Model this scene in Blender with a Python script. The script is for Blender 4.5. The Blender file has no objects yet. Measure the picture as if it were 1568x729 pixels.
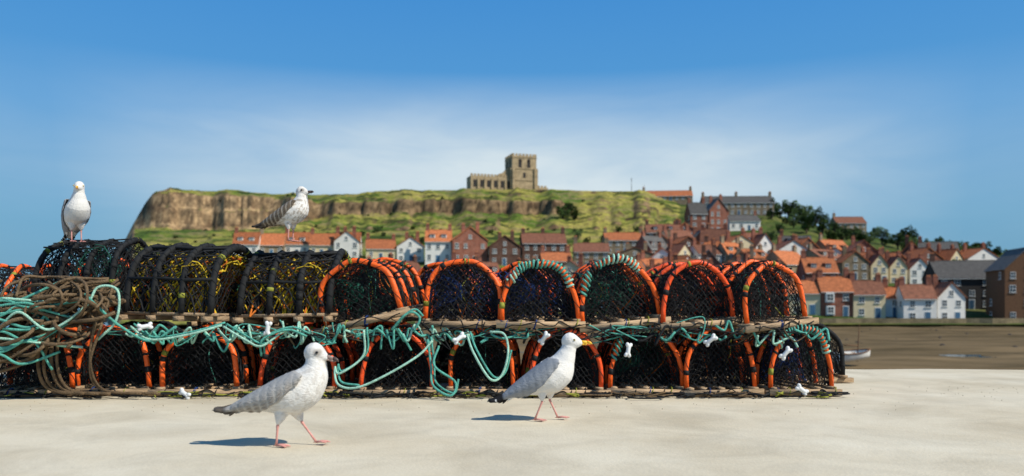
import bpy, math, random
from math import sin, cos, pi, sqrt, radians, atan2
from mathutils import Vector, noise, Matrix
random.seed(7)
S = bpy.context.scene
S.view_settings.view_transform = 'Standard'
try: S.view_settings.look = 'None'
except Exception: pass
S.view_settings.exposure = 0
F = 1220.0; CH = 0.6; HY = 468.0; CX = 784.0
def P(px, py, d): return Vector(((px-CX)/F*d, d, CH+(HY-py)/F*d))
def lerp(a, b, t): return a+(b-a)*t
def clamp(x, a=0., b=1.): return max(a, min(b, x))
def sst(a, b, x):
    t = clamp((x-a)/(b-a)); return t*t*(3-2*t)
def interp(tab, x):
    if x <= tab[0][0]: return tab[0][1]
    for (a, b), (c, d) in zip(tab, tab[1:]):
        if x <= c: return b+(d-b)*(x-a)/(c-a)
    return tab[-1][1]

# ---------------------------------------------------------------- materials
def nt(m): m.use_nodes = True; return m.node_tree
def mat(name, col, rough=.8, var=.25, scale=6., bump=.0, bscale=40., spec=.3, stretch=(1, 1, 1), rnd=0., col2=None, attr=False, metal=0.):
    m = bpy.data.materials.new(name); t = nt(m); N = t.nodes; L = t.links
    b = N['Principled BSDF']; b.inputs['Roughness'].default_value = rough
    b.inputs['Specular IOR Level'].default_value = spec; b.inputs['Metallic'].default_value = metal
    tc = N.new('ShaderNodeTexCoord'); mp = N.new('ShaderNodeMapping'); mp.inputs['Scale'].default_value = stretch
    L.new(tc.outputs['Object'], mp.inputs['Vector'])
    n = N.new('ShaderNodeTexNoise'); n.inputs['Scale'].default_value = scale; n.inputs['Detail'].default_value = 6
    n.inputs['Roughness'].default_value = .65
    L.new(mp.outputs[0], n.inputs['Vector'])
    r = N.new('ShaderNodeValToRGB'); r.color_ramp.elements[0].position = .3; r.color_ramp.elements[1].position = .7
    c2 = col2 or [clamp(c*(1+var)) for c in col]; c1 = [c*(1-var) for c in col] if col2 is None else col
    r.color_ramp.elements[0].color = (*c1, 1); r.color_ramp.elements[1].color = (*c2, 1)
    L.new(n.outputs['Fac'], r.inputs['Fac']); out = r.outputs['Color']
    if attr:
        a = N.new('ShaderNodeAttribute'); a.attribute_name = 'Col'
        mx = N.new('ShaderNodeMix'); mx.data_type = 'RGBA'; mx.blend_type = 'MULTIPLY'; mx.inputs['Factor'].default_value = 1
        L.new(a.outputs['Color'], mx.inputs[6]); L.new(out, mx.inputs[7]); out = mx.outputs[2]
    if rnd:
        oi = N.new('ShaderNodeObjectInfo'); mr = N.new('ShaderNodeMapRange')
        mr.inputs['To Min'].default_value = 1-rnd; mr.inputs['To Max'].default_value = 1+rnd
        L.new(oi.outputs['Random'], mr.inputs['Value'])
        hs = N.new('ShaderNodeHueSaturation'); L.new(mr.outputs[0], hs.inputs['Value']); L.new(out, hs.inputs['Color']); out = hs.outputs['Color']
    L.new(out, b.inputs['Base Color'])
    if bump:
        n2 = N.new('ShaderNodeTexNoise'); n2.inputs['Scale'].default_value = bscale; n2.inputs['Detail'].default_value = 4
        L.new(mp.outputs[0], n2.inputs['Vector'])
        bp = N.new('ShaderNodeBump'); bp.inputs['Strength'].default_value = bump; bp.inputs['Distance'].default_value = .02
        L.new(n2.outputs['Fac'], bp.inputs['Height']); L.new(bp.outputs[0], b.inputs['Normal'])
    return m
def brickmat(name, c1, c2, mortar):
    m = mat(name, c1, .85, rnd=.18); t = m.node_tree; N = t.nodes; L = t.links
    b = N['Principled BSDF']; tc = N['Texture Coordinate']
    sep = N.new('ShaderNodeSeparateXYZ'); L.new(tc.outputs['Object'], sep.inputs[0])
    ad = N.new('ShaderNodeMath'); L.new(sep.outputs[0], ad.inputs[0]); L.new(sep.outputs[1], ad.inputs[1])
    cb = N.new('ShaderNodeCombineXYZ'); L.new(ad.outputs[0], cb.inputs[0]); L.new(sep.outputs[2], cb.inputs[1])
    br = N.new('ShaderNodeTexBrick'); br.inputs['Scale'].default_value = 2.2; br.inputs['Mortar Size'].default_value = .012
    br.inputs['Color1'].default_value = (*c1, 1); br.inputs['Color2'].default_value = (*c2, 1); br.inputs['Mortar'].default_value = (*mortar, 1)
    L.new(cb.outputs[0], br.inputs['Vector'])
    nz = N.new('ShaderNodeTexNoise'); nz.inputs['Scale'].default_value = .6; nz.inputs['Detail'].default_value = 8; L.new(tc.outputs['Object'], nz.inputs['Vector'])
    mr = N.new('ShaderNodeMapRange'); mr.inputs['From Min'].default_value = .3; mr.inputs['From Max'].default_value = .7; mr.inputs['To Min'].default_value = .62; mr.inputs['To Max'].default_value = 1.2
    L.new(nz.outputs['Fac'], mr.inputs['Value'])
    hs = [n for n in N if n.bl_idname == 'ShaderNodeHueSaturation'][0]
    mx = N.new('ShaderNodeMix'); mx.data_type = 'RGBA'; mx.blend_type = 'MULTIPLY'; mx.inputs['Factor'].default_value = 1
    L.new(br.outputs['Color'], mx.inputs[6]); L.new(mr.outputs[0], mx.inputs[7]); L.new(mx.outputs[2], hs.inputs['Color'])
    return m

M = {}
M['orange'] = mat('orange_hose', (.95, .13, .016), .42, .12, 9, .3, 60, .35)
M['red'] = mat('faded_red_hose', (.84, .09, .018), .45, .2, 9, .3, 60, .35)
M['blackrope'] = mat('black_twine', (.012, .013, .014), .8, .5, 30)
M['blacknet'] = mat('black_net', (.012, .013, .015), .75, .5, 20)
M['greennet'] = mat('green_net', (.012, .10, .07), .8, .4, 20)
M['bluenet'] = mat('blue_net', (.012, .04, .16), .8, .5, 20)
M['yellownet'] = mat('yellow_net', (.66, .47, .03), .8, .4, 20)
M['orangenet'] = mat('orange_net', (.60, .16, .02), .8, .4, 20)
M['teal'] = mat('teal_rope', (.09, .36, .29), .75, .4, 25, .6, 120)
M['mint'] = mat('mint_rope', (.34, .60, .48), .8, .3, 25, .6, 120)
M['brownrope'] = mat('brown_rope', (.15, .10, .055), .9, .5, 12, .8, 110)
M['wood'] = mat('weathered_wood', (.40, .28, .17), .9, .5, 7, .6, 30, stretch=(.6, 3, 5), rnd=.2)
M['plastic'] = mat('white_plastic', (.70, .72, .72), .4, .08, 20, .1)
M['yg'] = mat('yellow_green_twine', (.26, .27, .04), .8, .3, 20)

class G:
    def __init__(s): s.v = []; s.f = []; s.m = []
    def quad(s, a, b, c, d, mi=0):
        n = len(s.v); s.v += [tuple(a), tuple(b), tuple(c), tuple(d)]; s.f.append((n, n+1, n+2, n+3)); s.m.append(mi)
    def poly(s, pts, mi=0):
        n = len(s.v); s.v += [tuple(p) for p in pts]; s.f.append(tuple(range(n, n+len(pts)))); s.m.append(mi)
    def box(s, x0, x1, y0, y1, z0, z1, mi=0, T=None):
        n = len(s.v)
        c = [(x0, y0, z0), (x1, y0, z0), (x1, y1, z0), (x0, y1, z0), (x0, y0, z1), (x1, y0, z1), (x1, y1, z1), (x0, y1, z1)]
        if T: c = [tuple(T @ Vector(p)) for p in c]
        s.v += c
        for q in ((0, 3, 2, 1), (4, 5, 6, 7), (0, 1, 5, 4), (1, 2, 6, 5), (2, 3, 7, 6), (3, 0, 4, 7)):
            s.f.append(tuple(n+i for i in q)); s.m.append(mi)
    def stick(s, a, b, r, mi=0):
        a = Vector(a); b = Vector(b); d = b-a
        if d.length < 1e-5: return
        d.normalize(); u = d.orthogonal().normalized(); w = d.cross(u); n = len(s.v)
        for p in (a, b):
            for k in range(3):
                q = p+u*(r*cos(k*2.0944))+w*(r*sin(k*2.0944)); s.v.append((q.x, q.y, q.z))
        for k in range(3):
            s.f.append((n+k, n+(k+1) % 3, n+3+(k+1) % 3, n+3+k)); s.m.append(mi)
    def tube(s, pts, r, mi=0, sides=7, cap=True):
        pts = [Vector(p) for p in pts]; N = len(pts)
        rs = r if isinstance(r, (list, tuple)) else [r]*N
        t0 = (pts[1]-pts[0]).normalized(); u = t0.orthogonal().normalized(); base = len(s.v)
        for i, p in enumerate(pts):
            t = (pts[min(i+1, N-1)]-pts[max(i-1, 0)])
            if t.length < 1e-7: t = t0
            t = t.normalized(); u = (u-t*u.dot(t))
            if u.length < 1e-5: u = t.orthogonal()
            u.normalize(); w = t.cross(u)
            for k in range(sides):
                a = 2*pi*k/sides; q = p+u*(rs[i]*cos(a))+w*(rs[i]*sin(a)); s.v.append((q.x, q.y, q.z))
        for i in range(N-1):
            for k in range(sides):
                a = base+i*sides+k; b = base+i*sides+(k+1) % sides
                s.f.append((a, b, b+sides, a+sides)); s.m.append(mi)
        if cap:
            s.f.append(tuple(base+k for k in range(sides))[::-1]); s.m.append(mi)
            e = base+(N-1)*sides; s.f.append(tuple(e+k for k in range(sides))); s.m.append(mi)
    def mesh(s, name, mats, smooth=False, cols=None):
        me = bpy.data.meshes.new(name); me.from_pydata(s.v, [], s.f)
        for k in mats: me.materials.append(M[k] if isinstance(k, str) else k)
        me.polygons.foreach_set('material_index', s.m)
        if smooth: me.polygons.foreach_set('use_smooth', [True]*len(s.f))
        if cols:
            ca = me.color_attributes.new('Col', 'FLOAT_COLOR', 'POINT')
            ca.data.foreach_set('color', [x for c in cols for x in (c[0], c[1], c[2], 1.)])
        me.update(); return me
def add(name, me, loc=(0, 0, 0), rot=(0, 0, 0), sc=(1, 1, 1), parent=None):
    o = bpy.data.objects.new(name, me); S.collection.objects.link(o)
    o.location = loc; o.rotation_euler = rot; o.scale = sc
    if parent: o.parent = parent
    return o
def catmull(pts, n=8):
    pts = [Vector(p) for p in pts]; out = []
    Q = [pts[0]*2-pts[1]]+pts+[pts[-1]*2-pts[-2]]
    for i in range(1, len(Q)-2):
        a, b, c, d = Q[i-1:i+3]
        for k in range(n):
            t = k/n
            out.append(.5*((2*b)+(c-a)*t+(2*a-5*b+4*c-d)*t*t+(3*b-a-3*c+d)*t**3))
    out.append(pts[-1]); return out

# ---------------------------------------------------------------- camera, light, world
cam = bpy.data.cameras.new('camera'); co = add('camera', cam, (0, 0, CH), (pi/2, 0, 0))
cam.sensor_width = 36; cam.lens = F/1568*36; cam.shift_y = (HY-364.5)/1568
cam.clip_start = .05; cam.clip_end = 20000
cam.dof.use_dof = True; cam.dof.focus_distance = 4.8; cam.dof.aperture_fstop = 2.0
S.camera = co
sd = Vector((1, -.55, 1.2)).normalized()
sun = bpy.data.lights.new('sun', 'SUN'); sun.energy = 4.9; sun.angle = radians(.5); sun.color = (1, .93, .80)
so = add('sun', sun, (20, -10, 30)); so.rotation_euler = sd.to_track_quat('Z', 'Y').to_euler()
W = bpy.data.worlds.new('World'); S.world = W; W.use_nodes = True; N = W.node_tree.nodes; L = W.node_tree.links
bg = N['Background']; bg.inputs['Strength'].default_value = .1
sk = N.new('ShaderNodeTexSky'); sk.sky_type = 'NISHITA'; sk.sun_disc = False
sk.sun_elevation = math.asin(sd.z); sk.sun_rotation = atan2(sd.x, sd.y); sk.ozone_density = 4; sk.dust_density = .3; sk.air_density = 1
tc = N.new('ShaderNodeTexCoord'); sp = N.new('ShaderNodeSeparateXYZ'); L.new(tc.outputs['Generated'], sp.inputs[0])
def ramp(stops, fac):
    r = N.new('ShaderNodeValToRGB'); e = r.color_ramp.elements
    while len(e) < len(stops): e.new(.5)
    for el, (p, c) in zip(e, stops):
        el.position = p; el.color = (*c, 1) if len(c) == 3 else c
    L.new(fac, r.inputs['Fac']); return r.outputs['Color']
def math_(op, a, b=None):
    n = N.new('ShaderNodeMath'); n.operation = op
    for i, x in enumerate((a, b)):
        if x is None: continue
        if isinstance(x, (int, float)): n.inputs[i].default_value = x
        else: L.new(x, n.inputs[i])
    return n.outputs[0]
base = ramp([(0, (.06, .26, .44)), (.10, (.12, .36, .58)), (.22, (.095, .35, .69)), (.36, (.055, .285, .68)), (.7, (.05, .2, .48)), (1, (.04, .16, .40))], sp.outputs[2])
mp = N.new('ShaderNodeMapping'); mp.inputs['Scale'].default_value = (2.4, 2.4, 10); L.new(tc.outputs['Generated'], mp.inputs[0])
nz = N.new('ShaderNodeTexNoise'); nz.inputs['Scale'].default_value = 1.8; nz.inputs['Detail'].default_value = 8; nz.inputs['Roughness'].default_value = .55; nz.inputs['Distortion'].default_value = .4
L.new(mp.outputs[0], nz.inputs['Vector'])
nr = ramp([(.25, (.5,)*3), (.72, (1,)*3)], nz.outputs['Fac'])
band = ramp([(0, (.25,)*3), (.09, (.55,)*3), (.14, (1.,)*3), (.185, (1.,)*3), (.225, (.5,)*3), (.28, (0,)*3)], sp.outputs[2])
x2 = math_('MULTIPLY', sp.outputs[0], sp.outputs[0]); az = math_('SUBTRACT', 1.12, math_('MULTIPLY', x2, 3.8)); az = math_('MAXIMUM', az, .20)
cf = math_('MINIMUM', math_('MULTIPLY', math_('MULTIPLY', nr, band), az), 1.0)
mxc = N.new('ShaderNodeMix'); mxc.data_type = 'RGBA'; L.new(cf, mxc.inputs['Factor']); L.new(base, mxc.inputs[6]); mxc.inputs[7].default_value = (.72, .82, .86, 1)
sc10 = N.new('ShaderNodeMix'); sc10.data_type = 'RGBA'; sc10.blend_type = 'MULTIPLY'; sc10.inputs['Factor'].default_value = 1
L.new(mxc.outputs[2], sc10.inputs[6]); sc10.inputs[7].default_value = (10, 10, 10, 1)
fm = N.new('ShaderNodeMix'); fm.data_type = 'RGBA'; fm.inputs['Factor'].default_value = .88
L.new(sk.outputs[0], fm.inputs[6]); L.new(sc10.outputs[2], fm.inputs[7]); L.new(fm.outputs[2], bg.inputs['Color'])

# ---------------------------------------------------------------- quay, sea, mud
qm = mat('pale_concrete', (.60, .56, .46), .9, .0, .9, .15, 70, .12)
t = qm.node_tree; Nn = t.nodes; Ll = t.links
rr = [n for n in Nn if n.bl_idname == 'ShaderNodeValToRGB'][0]
rr.color_ramp.elements[0].color = (.52, .45, .325, 1); rr.color_ramp.elements[1].color = (.64, .59, .47, 1)
nf = Nn.new('ShaderNodeTexNoise'); nf.inputs['Scale'].default_value = 120; nf.inputs['Detail'].default_value = 5; nf.inputs['Roughness'].default_value = .7
tcq = Nn['Texture Coordinate']; Ll.new(tcq.outputs['Object'], nf.inputs['Vector'])
vr = Nn.new('ShaderNodeTexNoise'); vr.inputs['Scale'].default_value = 1.8; vr.inputs['Detail'].default_value = 12; vr.inputs['Roughness'].default_value = .68; vr.inputs['Distortion'].default_value = .8
Ll.new(tcq.outputs['Object'], vr.inputs['Vector'])
mf = Nn.new('ShaderNodeMapRange'); mf.inputs['From Min'].default_value = .3; mf.inputs['From Max'].default_value = .7; mf.inputs['To Min'].default_value = .93; mf.inputs['To Max'].default_value = 1.05
Ll.new(nf.outputs['Fac'], mf.inputs['Value'])
mv = Nn.new('ShaderNodeMapRange'); mv.inputs['From Min'].default_value = .34; mv.inputs['From Max'].default_value = .56; mv.inputs['To Min'].default_value = .86; mv.inputs['To Max'].default_value = 1.03
Ll.new(vr.outputs['Fac'], mv.inputs['Value'])
mm = Nn.new('ShaderNodeMath'); mm.operation = 'MULTIPLY'; Ll.new(mf.outputs[0], mm.inputs[0]); Ll.new(mv.outputs[0], mm.inputs[1])
mq = Nn.new('ShaderNodeMix'); mq.data_type = 'RGBA'; mq.blend_type = 'MULTIPLY'; mq.inputs['Factor'].default_value = 1
Ll.new(rr.outputs[0], mq.inputs[6]); Ll.new(mm.outputs[0], mq.inputs[7]); Ll.new(mq.outputs[2], Nn['Principled BSDF'].inputs['Base Color'])
g = G(); nx, ny = 160, 60; x0, x1, y0, y1 = -45, 45, -15, 7.55
for j in range(ny+1):
    for i in range(nx+1):
        x = lerp(x0, x1, i/nx); y = lerp(y0, y1, (j/ny)**.7)
        if j == ny: y += .25*noise.fractal(Vector((x*.9, 3, 1)), 1., 2., 3)
        z = -.004+.003*noise.noise(Vector((x*.5, y*.5, 0)))
        g.v.append((x, y, z))
for j in range(ny):
    for i in range(nx):
        a = j*(nx+1)+i; g.f.append((a, a+1, a+nx+2, a+nx+1)); g.m.append(0)
b0 = ny*(nx+1)
for i in range(nx):
    p = g.v[b0+i]; q = g.v[b0+i+1]; g.quad(p, q, (q[0], q[1]+.05, -5), (p[0], p[1]+.05, -5))
add('quay_ground', g.mesh('quay_ground', [qm], True))
rg0 = random.Random(3); g = G()
for k in range(260):
    y = 4.4+1.6*rg0.random(); x = rg0.uniform(-.7, .7)*y; s = rg0.uniform(.0012, .003)
    g.tube([(x, y, -.004), (x, y, .0), (x+s*.3, y, -.001+s*.7)], [s, s*.9, s*.3], 0, 5)
add('grit', g.mesh('grit', [mat('grit', (.30, .25, .18), .9, .4, 5)]))

M['sea'] = mat('sea_water', (.02, .09, .13), .12, .2, .02, .4, .8, .5)
g = G(); g.quad((-9000, 7, -4.62), (9000, 7, -4.62), (9000, 15000, -4.62), (-9000, 15000, -4.62))
add('sea', g.mesh('sea', ['sea']))
M['mud'] = mat('harbour_mud', (.050, .038, .018), .95, 0, .16, .5, 2.5, .05, stretch=(.35, 1.8, 1), col2=(.21, .15, .082))
def mudz(x, y): return -4.38+.45*noise.fractal(Vector((x*.05, y*.12, 2)), 1., 2., 4)+.7*sst(125, 165, y)-.8*sst(-40, -90, x)
g = G(); nx, ny = 170, 130
for j in range(ny+1):
    for i in range(nx+1):
        x = lerp(-90, 190, i/nx); y = lerp(7.9, 172, j/ny)
        g.v.append((x, y, mudz(x, y)))
for j in range(ny):
    for i in range(nx):
        a = j*(nx+1)+i; g.f.append((a, a+1, a+nx+2, a+nx+1)); g.m.append(0)
add('harbour_mud', g.mesh('harbour_mud', ['mud'], True))

# ---------------------------------------------------------------- headland terrain
TOP = [(150, 470), (172, 420), (185, 382), (205, 345), (222, 312), (238, 295), (260, 291), (340, 293), (440, 298), (540, 297), (620, 291), (870, 290), (985, 293), (1030, 306), (1060, 313), (1180, 323), (1260, 352), (1400, 373), (1490, 384), (1568, 388), (2100, 400)]
def ztop(u): return .6+(468-interp(TOP, u))*345/F
def H(u, d):
    zt = ztop(u); zf = min(29, zt-6) if zt > 10 else zt*.6
    nn = noise.fractal(Vector((u*.012, d*.03, 0)), 1., 2., 4)
    base = lerp(-3.2, zf, clamp((d-162)/138)**1.0)
    if d <= 300: z = base
    else:
        s = (d-300)/45+.13*noise.fractal(Vector((u*.03, d*.01, 5)), 1., 2., 5)
        wl = 1-sst(380, 540, u); wm = sst(380, 540, u)*(1-sst(850, 890, u)); wr = sst(850, 890, u)
        k = (zt-zf)/22.
        def st(a): return zf+interp(a, s)*k
        zl = st([(0, 0), (.40, 2), (.47, 5), (.51, 11), (.54, 11.7), (.60, 18.), (.70, 19.8), (1, 22)])
        zm = st([(0, 0), (.5, 9), (.55, 14.2), (.7, 17), (1, 22)])
        zr = st([(0, 0), (.3, 7), (.6, 15), (1, 22)])
        z = wl*zl+wm*zm+wr*zr
        z += .8*noise.fractal(Vector((u*.05, d*.15, 8)), 1., 2., 4)*(1-sst(335, 345, d))
        if d > 345: z = zt-.02*(d-345)
        if d > 470: z = lerp(z, -8, sst(470, 540, d))
    z += nn*1.2*sst(170, 200, d)*(1-.75*sst(335, 350, d))
    e = sst(150, 190, u); z = lerp(-7, z, e)
    return z
g = G(); us = [140+3.2*i for i in range(328)]+[1190+7*i for i in range(130)]
ds = [160+3.5*i for i in range(39)]+[296+.75*i for i in range(76)]+[354+6*i for i in range(32)]
cols = []
for d in ds:
    for u in us:
        z = H(u, d); g.v.append(((u-CX)/F*d, d, z))
nu = len(us)
for j in range(len(ds)-1):
    for i in range(nu-1):
        a = j*nu+i; g.f.append((a, a+1, a+nu+1, a+nu)); g.m.append(0)
for j, d in enumerate(ds):
    for i, u in enumerate(us):
        k = j*nu+i; v = g.v[k]
        sl = 0
        if 0 < j < len(ds)-1: sl = abs(g.v[k+nu][2]-g.v[k-nu][2])/(ds[j+1]-ds[j-1])
        if 0 < i < nu-1: sl = max(sl, abs(g.v[k+1][2]-g.v[k-1][2])/abs(g.v[k+1][0]-g.v[k-1][0]))
        n1 = noise.fractal(Vector((v[0]*.05, v[1]*.09, v[2]*.12)), 1., 2., 5)
        n2 = noise.fractal(Vector((v[0]*.09+9, v[1]*.2, v[2]*.35)), 1., 2., 6)
        n3 = noise.fractal(Vector((v[0]*.45, v[1]*.45, 4)), 1., 2., 3)
        ye = clamp(.46+n1*1.3+.3*n3+.5*(sst(870, 900, u)*(1-sst(1000, 1030, u)))+.3*sst(336, 345, d))
        c = Vector((.075, .125, .018)).lerp(Vector((.29, .26, .06)), ye)
        c = c.lerp(Vector((.022, .04, .010)), sst(.05, .3, n2+.25*n3)*.85)
        c = c.lerp(Vector((.21, .155, .085)), .6*sst(.16, .45, -n2+.2*n3))
        if u > 1040: c = c.lerp(Vector((.035, .06, .016)), .65)
        rk = sst(.55, .95, sl+n2*.35+n3*.15)*(1-sst(1000, 1040, u)) if d > 290 or u < 215 else 0
        st_ = .5+.5*noise.noise(Vector((v[0]*.03, v[2]*1.1, 7)))
        rc = Vector((.15, .095, .055)).lerp(Vector((.44, .30, .165)), sst(.25, .75, st_))
        rc = rc.lerp(Vector((.045, .036, .026)), sst(-.05, .35, noise.fractal(Vector((v[0]*.35, v[2]*.3, 3)), 1., 2., 4))*.7)
        rc = rc*lerp(1., .6, sst(400, 560, u))  # middle band: browner rock, with shadow also put into the colour
        c = c.lerp(rc, rk); cols.append(c)
M['terr'] = mat('headland_grass_and_rock', (.55, .55, .55), .95, 0, .7, .9, 1.2, .1, col2=(1.4, 1.4, 1.35), attr=True)
add('headland_hill', g.mesh('headland_hill', ['terr'], True, cols))

# ---------------------------------------------------------------- houses
M['brick'] = brickmat('red_brick', (.30, .095, .055), (.22, .068, .04), (.3, .25, .2))
M['dbrick'] = brickmat('dark_brick', (.15, .065, .042), (.10, .048, .034), (.16, .13, .1))
M['stone'] = brickmat('sandstone', (.31, .24, .15), (.23, .17, .105), (.16, .13, .1))
M['white'] = mat('white_render', (.74, .72, .67), .8, .09, 1.2, rnd=.08)
M['cream'] = mat('cream_render', (.66, .55, .35), .8, .1, 1.2, rnd=.12)
M['pblue'] = mat('pale_blue_render', (.48, .60, .66), .8, .08, 1.2)
def roofmat(name, c, var=.35):
    m = mat(name, c, .85, var, 1.6, 0, rnd=.28); t = m.node_tree; N = t.nodes; L = t.links
    w = N.new('ShaderNodeTexWave'); w.inputs['Scale'].default_value = 1.3; w.bands_direction = 'X'
    L.new(N['Texture Coordinate'].outputs['Object'], w.inputs['Vector'])
    bp = N.new('ShaderNodeBump'); bp.inputs['Strength'].default_value = .6; bp.inputs['Distance'].default_value = .08
    L.new(w.outputs['Fac'], bp.inputs['Height']); L.new(bp.outputs[0], N['Principled BSDF'].inputs['Normal']); return m
M['oroof'] = roofmat('orange_pantile', (.40, .13, .05), .4)
M['rroof'] = roofmat('brown_red_pantile', (.21, .085, .05), .4)
M['slate'] = roofmat('grey_slate', (.10, .095, .09), .3)
M['glass'] = mat('window_glass', (.03, .04, .05), .12, .3, 1, spec=.6)
M['frame'] = mat('white_window_frame', (.72, .72, .68), .6, .05, 3)
M['pot'] = mat('clay_chimney_pot', (.42, .17, .08), .8, .2, 3)
M['door'] = mat('painted_door', (.05, .12, .2), .5, .2, 3, rnd=.5)
M['dark'] = mat('dark_timber', (.035, .03, .028), .8, .3, 3)
M['timber'] = mat('brown_timber', (.16, .08, .04), .8, .3, 3)
def window(g, cx, cz, w, h, y, T, bay=False):
    y0 = y
    if bay:
        g.box(cx-w/2-.35, cx+w/2+.35, y0-.75, y0+.02, cz-h/2-.5, cz+h/2+.25, 2, T); y0 -= .75
        w *= 1.15
    g.box(cx-w/2-.07, cx+w/2+.07, y0-.07, y0+.05, cz-h/2-.07, cz+h/2+.08, 2, T)
    g.box(cx-w/2-.2, cx+w/2+.2, y0-.16, y0+.04, cz-h/2-.2, cz-h/2-.105, 2, T)
    for (a, b) in ((-.5, -.03), (.03, .5)):
        for (c, e) in ((-.5, -.03), (.03, .5)):
            g.box(cx+w*a+.02, cx+w*b-.02, y0-.085, y0-.03, cz+h*c+.02, cz+h*e-.02, 3, T)
def house(w, dep, H_, rh, gable, wall, roof, rng, bay=False, dormer=False, chim=2):
    g = G(); he = H_-rh
    g.box(-w/2, w/2, 0, dep, -5, he, 0)
    ov = .3; th = .16
    def slab(a, b, c, d):
        a, b, c, d = map(Vector, (a, b, c, d)); n = (b-a).cross(d-a).normalized()*th
        if n.z < 0: n = -n
        lo = [a, b, c, d]; hi = [p+n for p in lo]
        g.poly(hi, 1); g.poly(lo[::-1], 1)
        for i in range(4): g.quad(lo[i], lo[(i+1) % 4], hi[(i+1) % 4], hi[i], 1)
    if gable:
        for y in (0.0, dep): g.poly([(-w/2, y, he), (w/2, y, he), (0, y, H_)], 0)
        k = rh/(w/2)
        slab((-w/2-ov, -ov, he-ov*k), (0, -ov, H_), (0, dep+ov, H_), (-w/2-ov, dep+ov, he-ov*k))
        slab((w/2+ov, -ov, he-ov*k), (0, -ov, H_), (0, dep+ov, H_), (w/2+ov, dep+ov, he-ov*k))
        g.box(-.14, .14, -ov, dep+ov, H_+.08, H_+.26, 1)
    else:
        for x in (-w/2, w/2): g.poly([(x, 0, he), (x, dep, he), (x, dep/2, H_)], 0)
        k = rh/(dep/2)
        slab((-w/2-.12, -ov, he-ov*k), (w/2+.12, -ov, he-ov*k), (w/2+.12, dep/2, H_), (-w/2-.12, dep/2, H_))
        slab((-w/2-.12, dep+ov, he-ov*k), (w/2+.12, dep+ov, he-ov*k), (w/2+.12, dep/2, H_), (-w/2-.12, dep/2, H_))
        g.box(-w/2-.12, w/2+.12, dep/2-.14, dep/2+.14, H_+.08, H_+.26, 1)
        g.box(-w/2, w/2, -.42, -.3, he-.32, he-.2, 2)
    fl = max(1, int(round(he/2.7))); nc = max(1, int(round(w/2.7)))
    wh = min(1.35, he/fl*.5); ww = min(1.05, w/nc*.42)
    for f in range(fl):
        cz = he/fl*(f+.52)
        for c in range(nc):
            cx = -w/2+w*(c+.5)/nc+rng.uniform(-.15, .15)
            if f == 0 and c == nc//2:
                g.box(cx-.62, cx+.62, -.06, .04, 0, 2.25, 2); g.box(cx-.48, cx+.48, -.1, .03, .02, 2.1, 5)
            elif rng.random() < .9: window(g, cx, cz, ww*rng.uniform(.8, 1.05), wh*rng.uniform(.85, 1.05), 0, None, bay and c % 2 == 0)
    if gable and rh > 2: window(g, 0, he+rh*.28, .75, .95, 0, None)
    R = Matrix.Translation((w/2, dep/2, 0)) @ Matrix.Rotation(pi/2, 4, 'Z')
    Lm = Matrix.Translation((-w/2, dep/2, 0)) @ Matrix.Rotation(-pi/2, 4, 'Z')
    for f in range(fl):
        for cx in (-dep*.22, dep*.25):
            if rng.random() < .75: window(g, cx, he/fl*(f+.52), ww*.9, wh, 0, R)
            if rng.random() < .5: window(g, cx, he/fl*(f+.52), ww*.9, wh, 0, Lm)
    if dormer and not gable:
        for cx in ([-w*.22, w*.22] if w > 6 else [0]):
            yb = dep*.12; zb = he+.25*rh
            g.box(cx-.75, cx+.75, yb, dep*.42, zb-.3, zb+1.25, 0)
            g.quad((cx-.95, yb-.2, zb+1.22), (cx+.95, yb-.2, zb+1.22), (cx+.95, dep*.45, zb+1.6), (cx-.95, dep*.45, zb+1.6), 1)
            window(g, cx, zb+.6, .95, .9, yb, None)
    spots = [(-w/2+.55, dep*.5), (w/2-.55, dep*.5), (0, dep*.55)]
    if gable: spots = [(-.9, dep*.8), (w*.28, dep*.45), (-w*.25, dep*.3)]
    for (cx, cy) in spots[:chim]:
        ht = H_+1.15+rng.random()*.5
        g.box(cx-.5, cx+.5, cy-.35, cy+.35, he, ht, 6); g.box(cx-.57, cx+.57, cy-.42, cy+.42, ht+.002, ht+.16, 6)
        for q in (-.27, .02, .3):
            g.tube([(cx+q, cy, ht+.16), (cx+q, cy, ht+.62)], [.13, .1], 4, 6)
    if rng.random() < .4 and chim:
        g.tube([(spots[0][0], spots[0][1], H_+1), (spots[0][0], spots[0][1], H_+2.9)], .03, 3, 4); g.box(spots[0][0]-.5, spots[0][0]+.5, spots[0][1]-.02, spots[0][1]+.02, H_+2.7, H_+2.75, 3)
    return g
placed = []
def find_d(u, py):
    d = 164.
    while d < 345:
        if HY-(H(u, d)-CH)*F/d <= py: return d
        d += 1
    return 344.
NM = {'brick': 'brick_house', 'dbrick': 'dark_brick_house', 'stone': 'stone_house', 'white': 'white_house', 'cream': 'cream_house', 'pblue': 'pale_blue_house', 'dark': 'dark_timber_building', 'timber': 'timber_building'}
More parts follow.
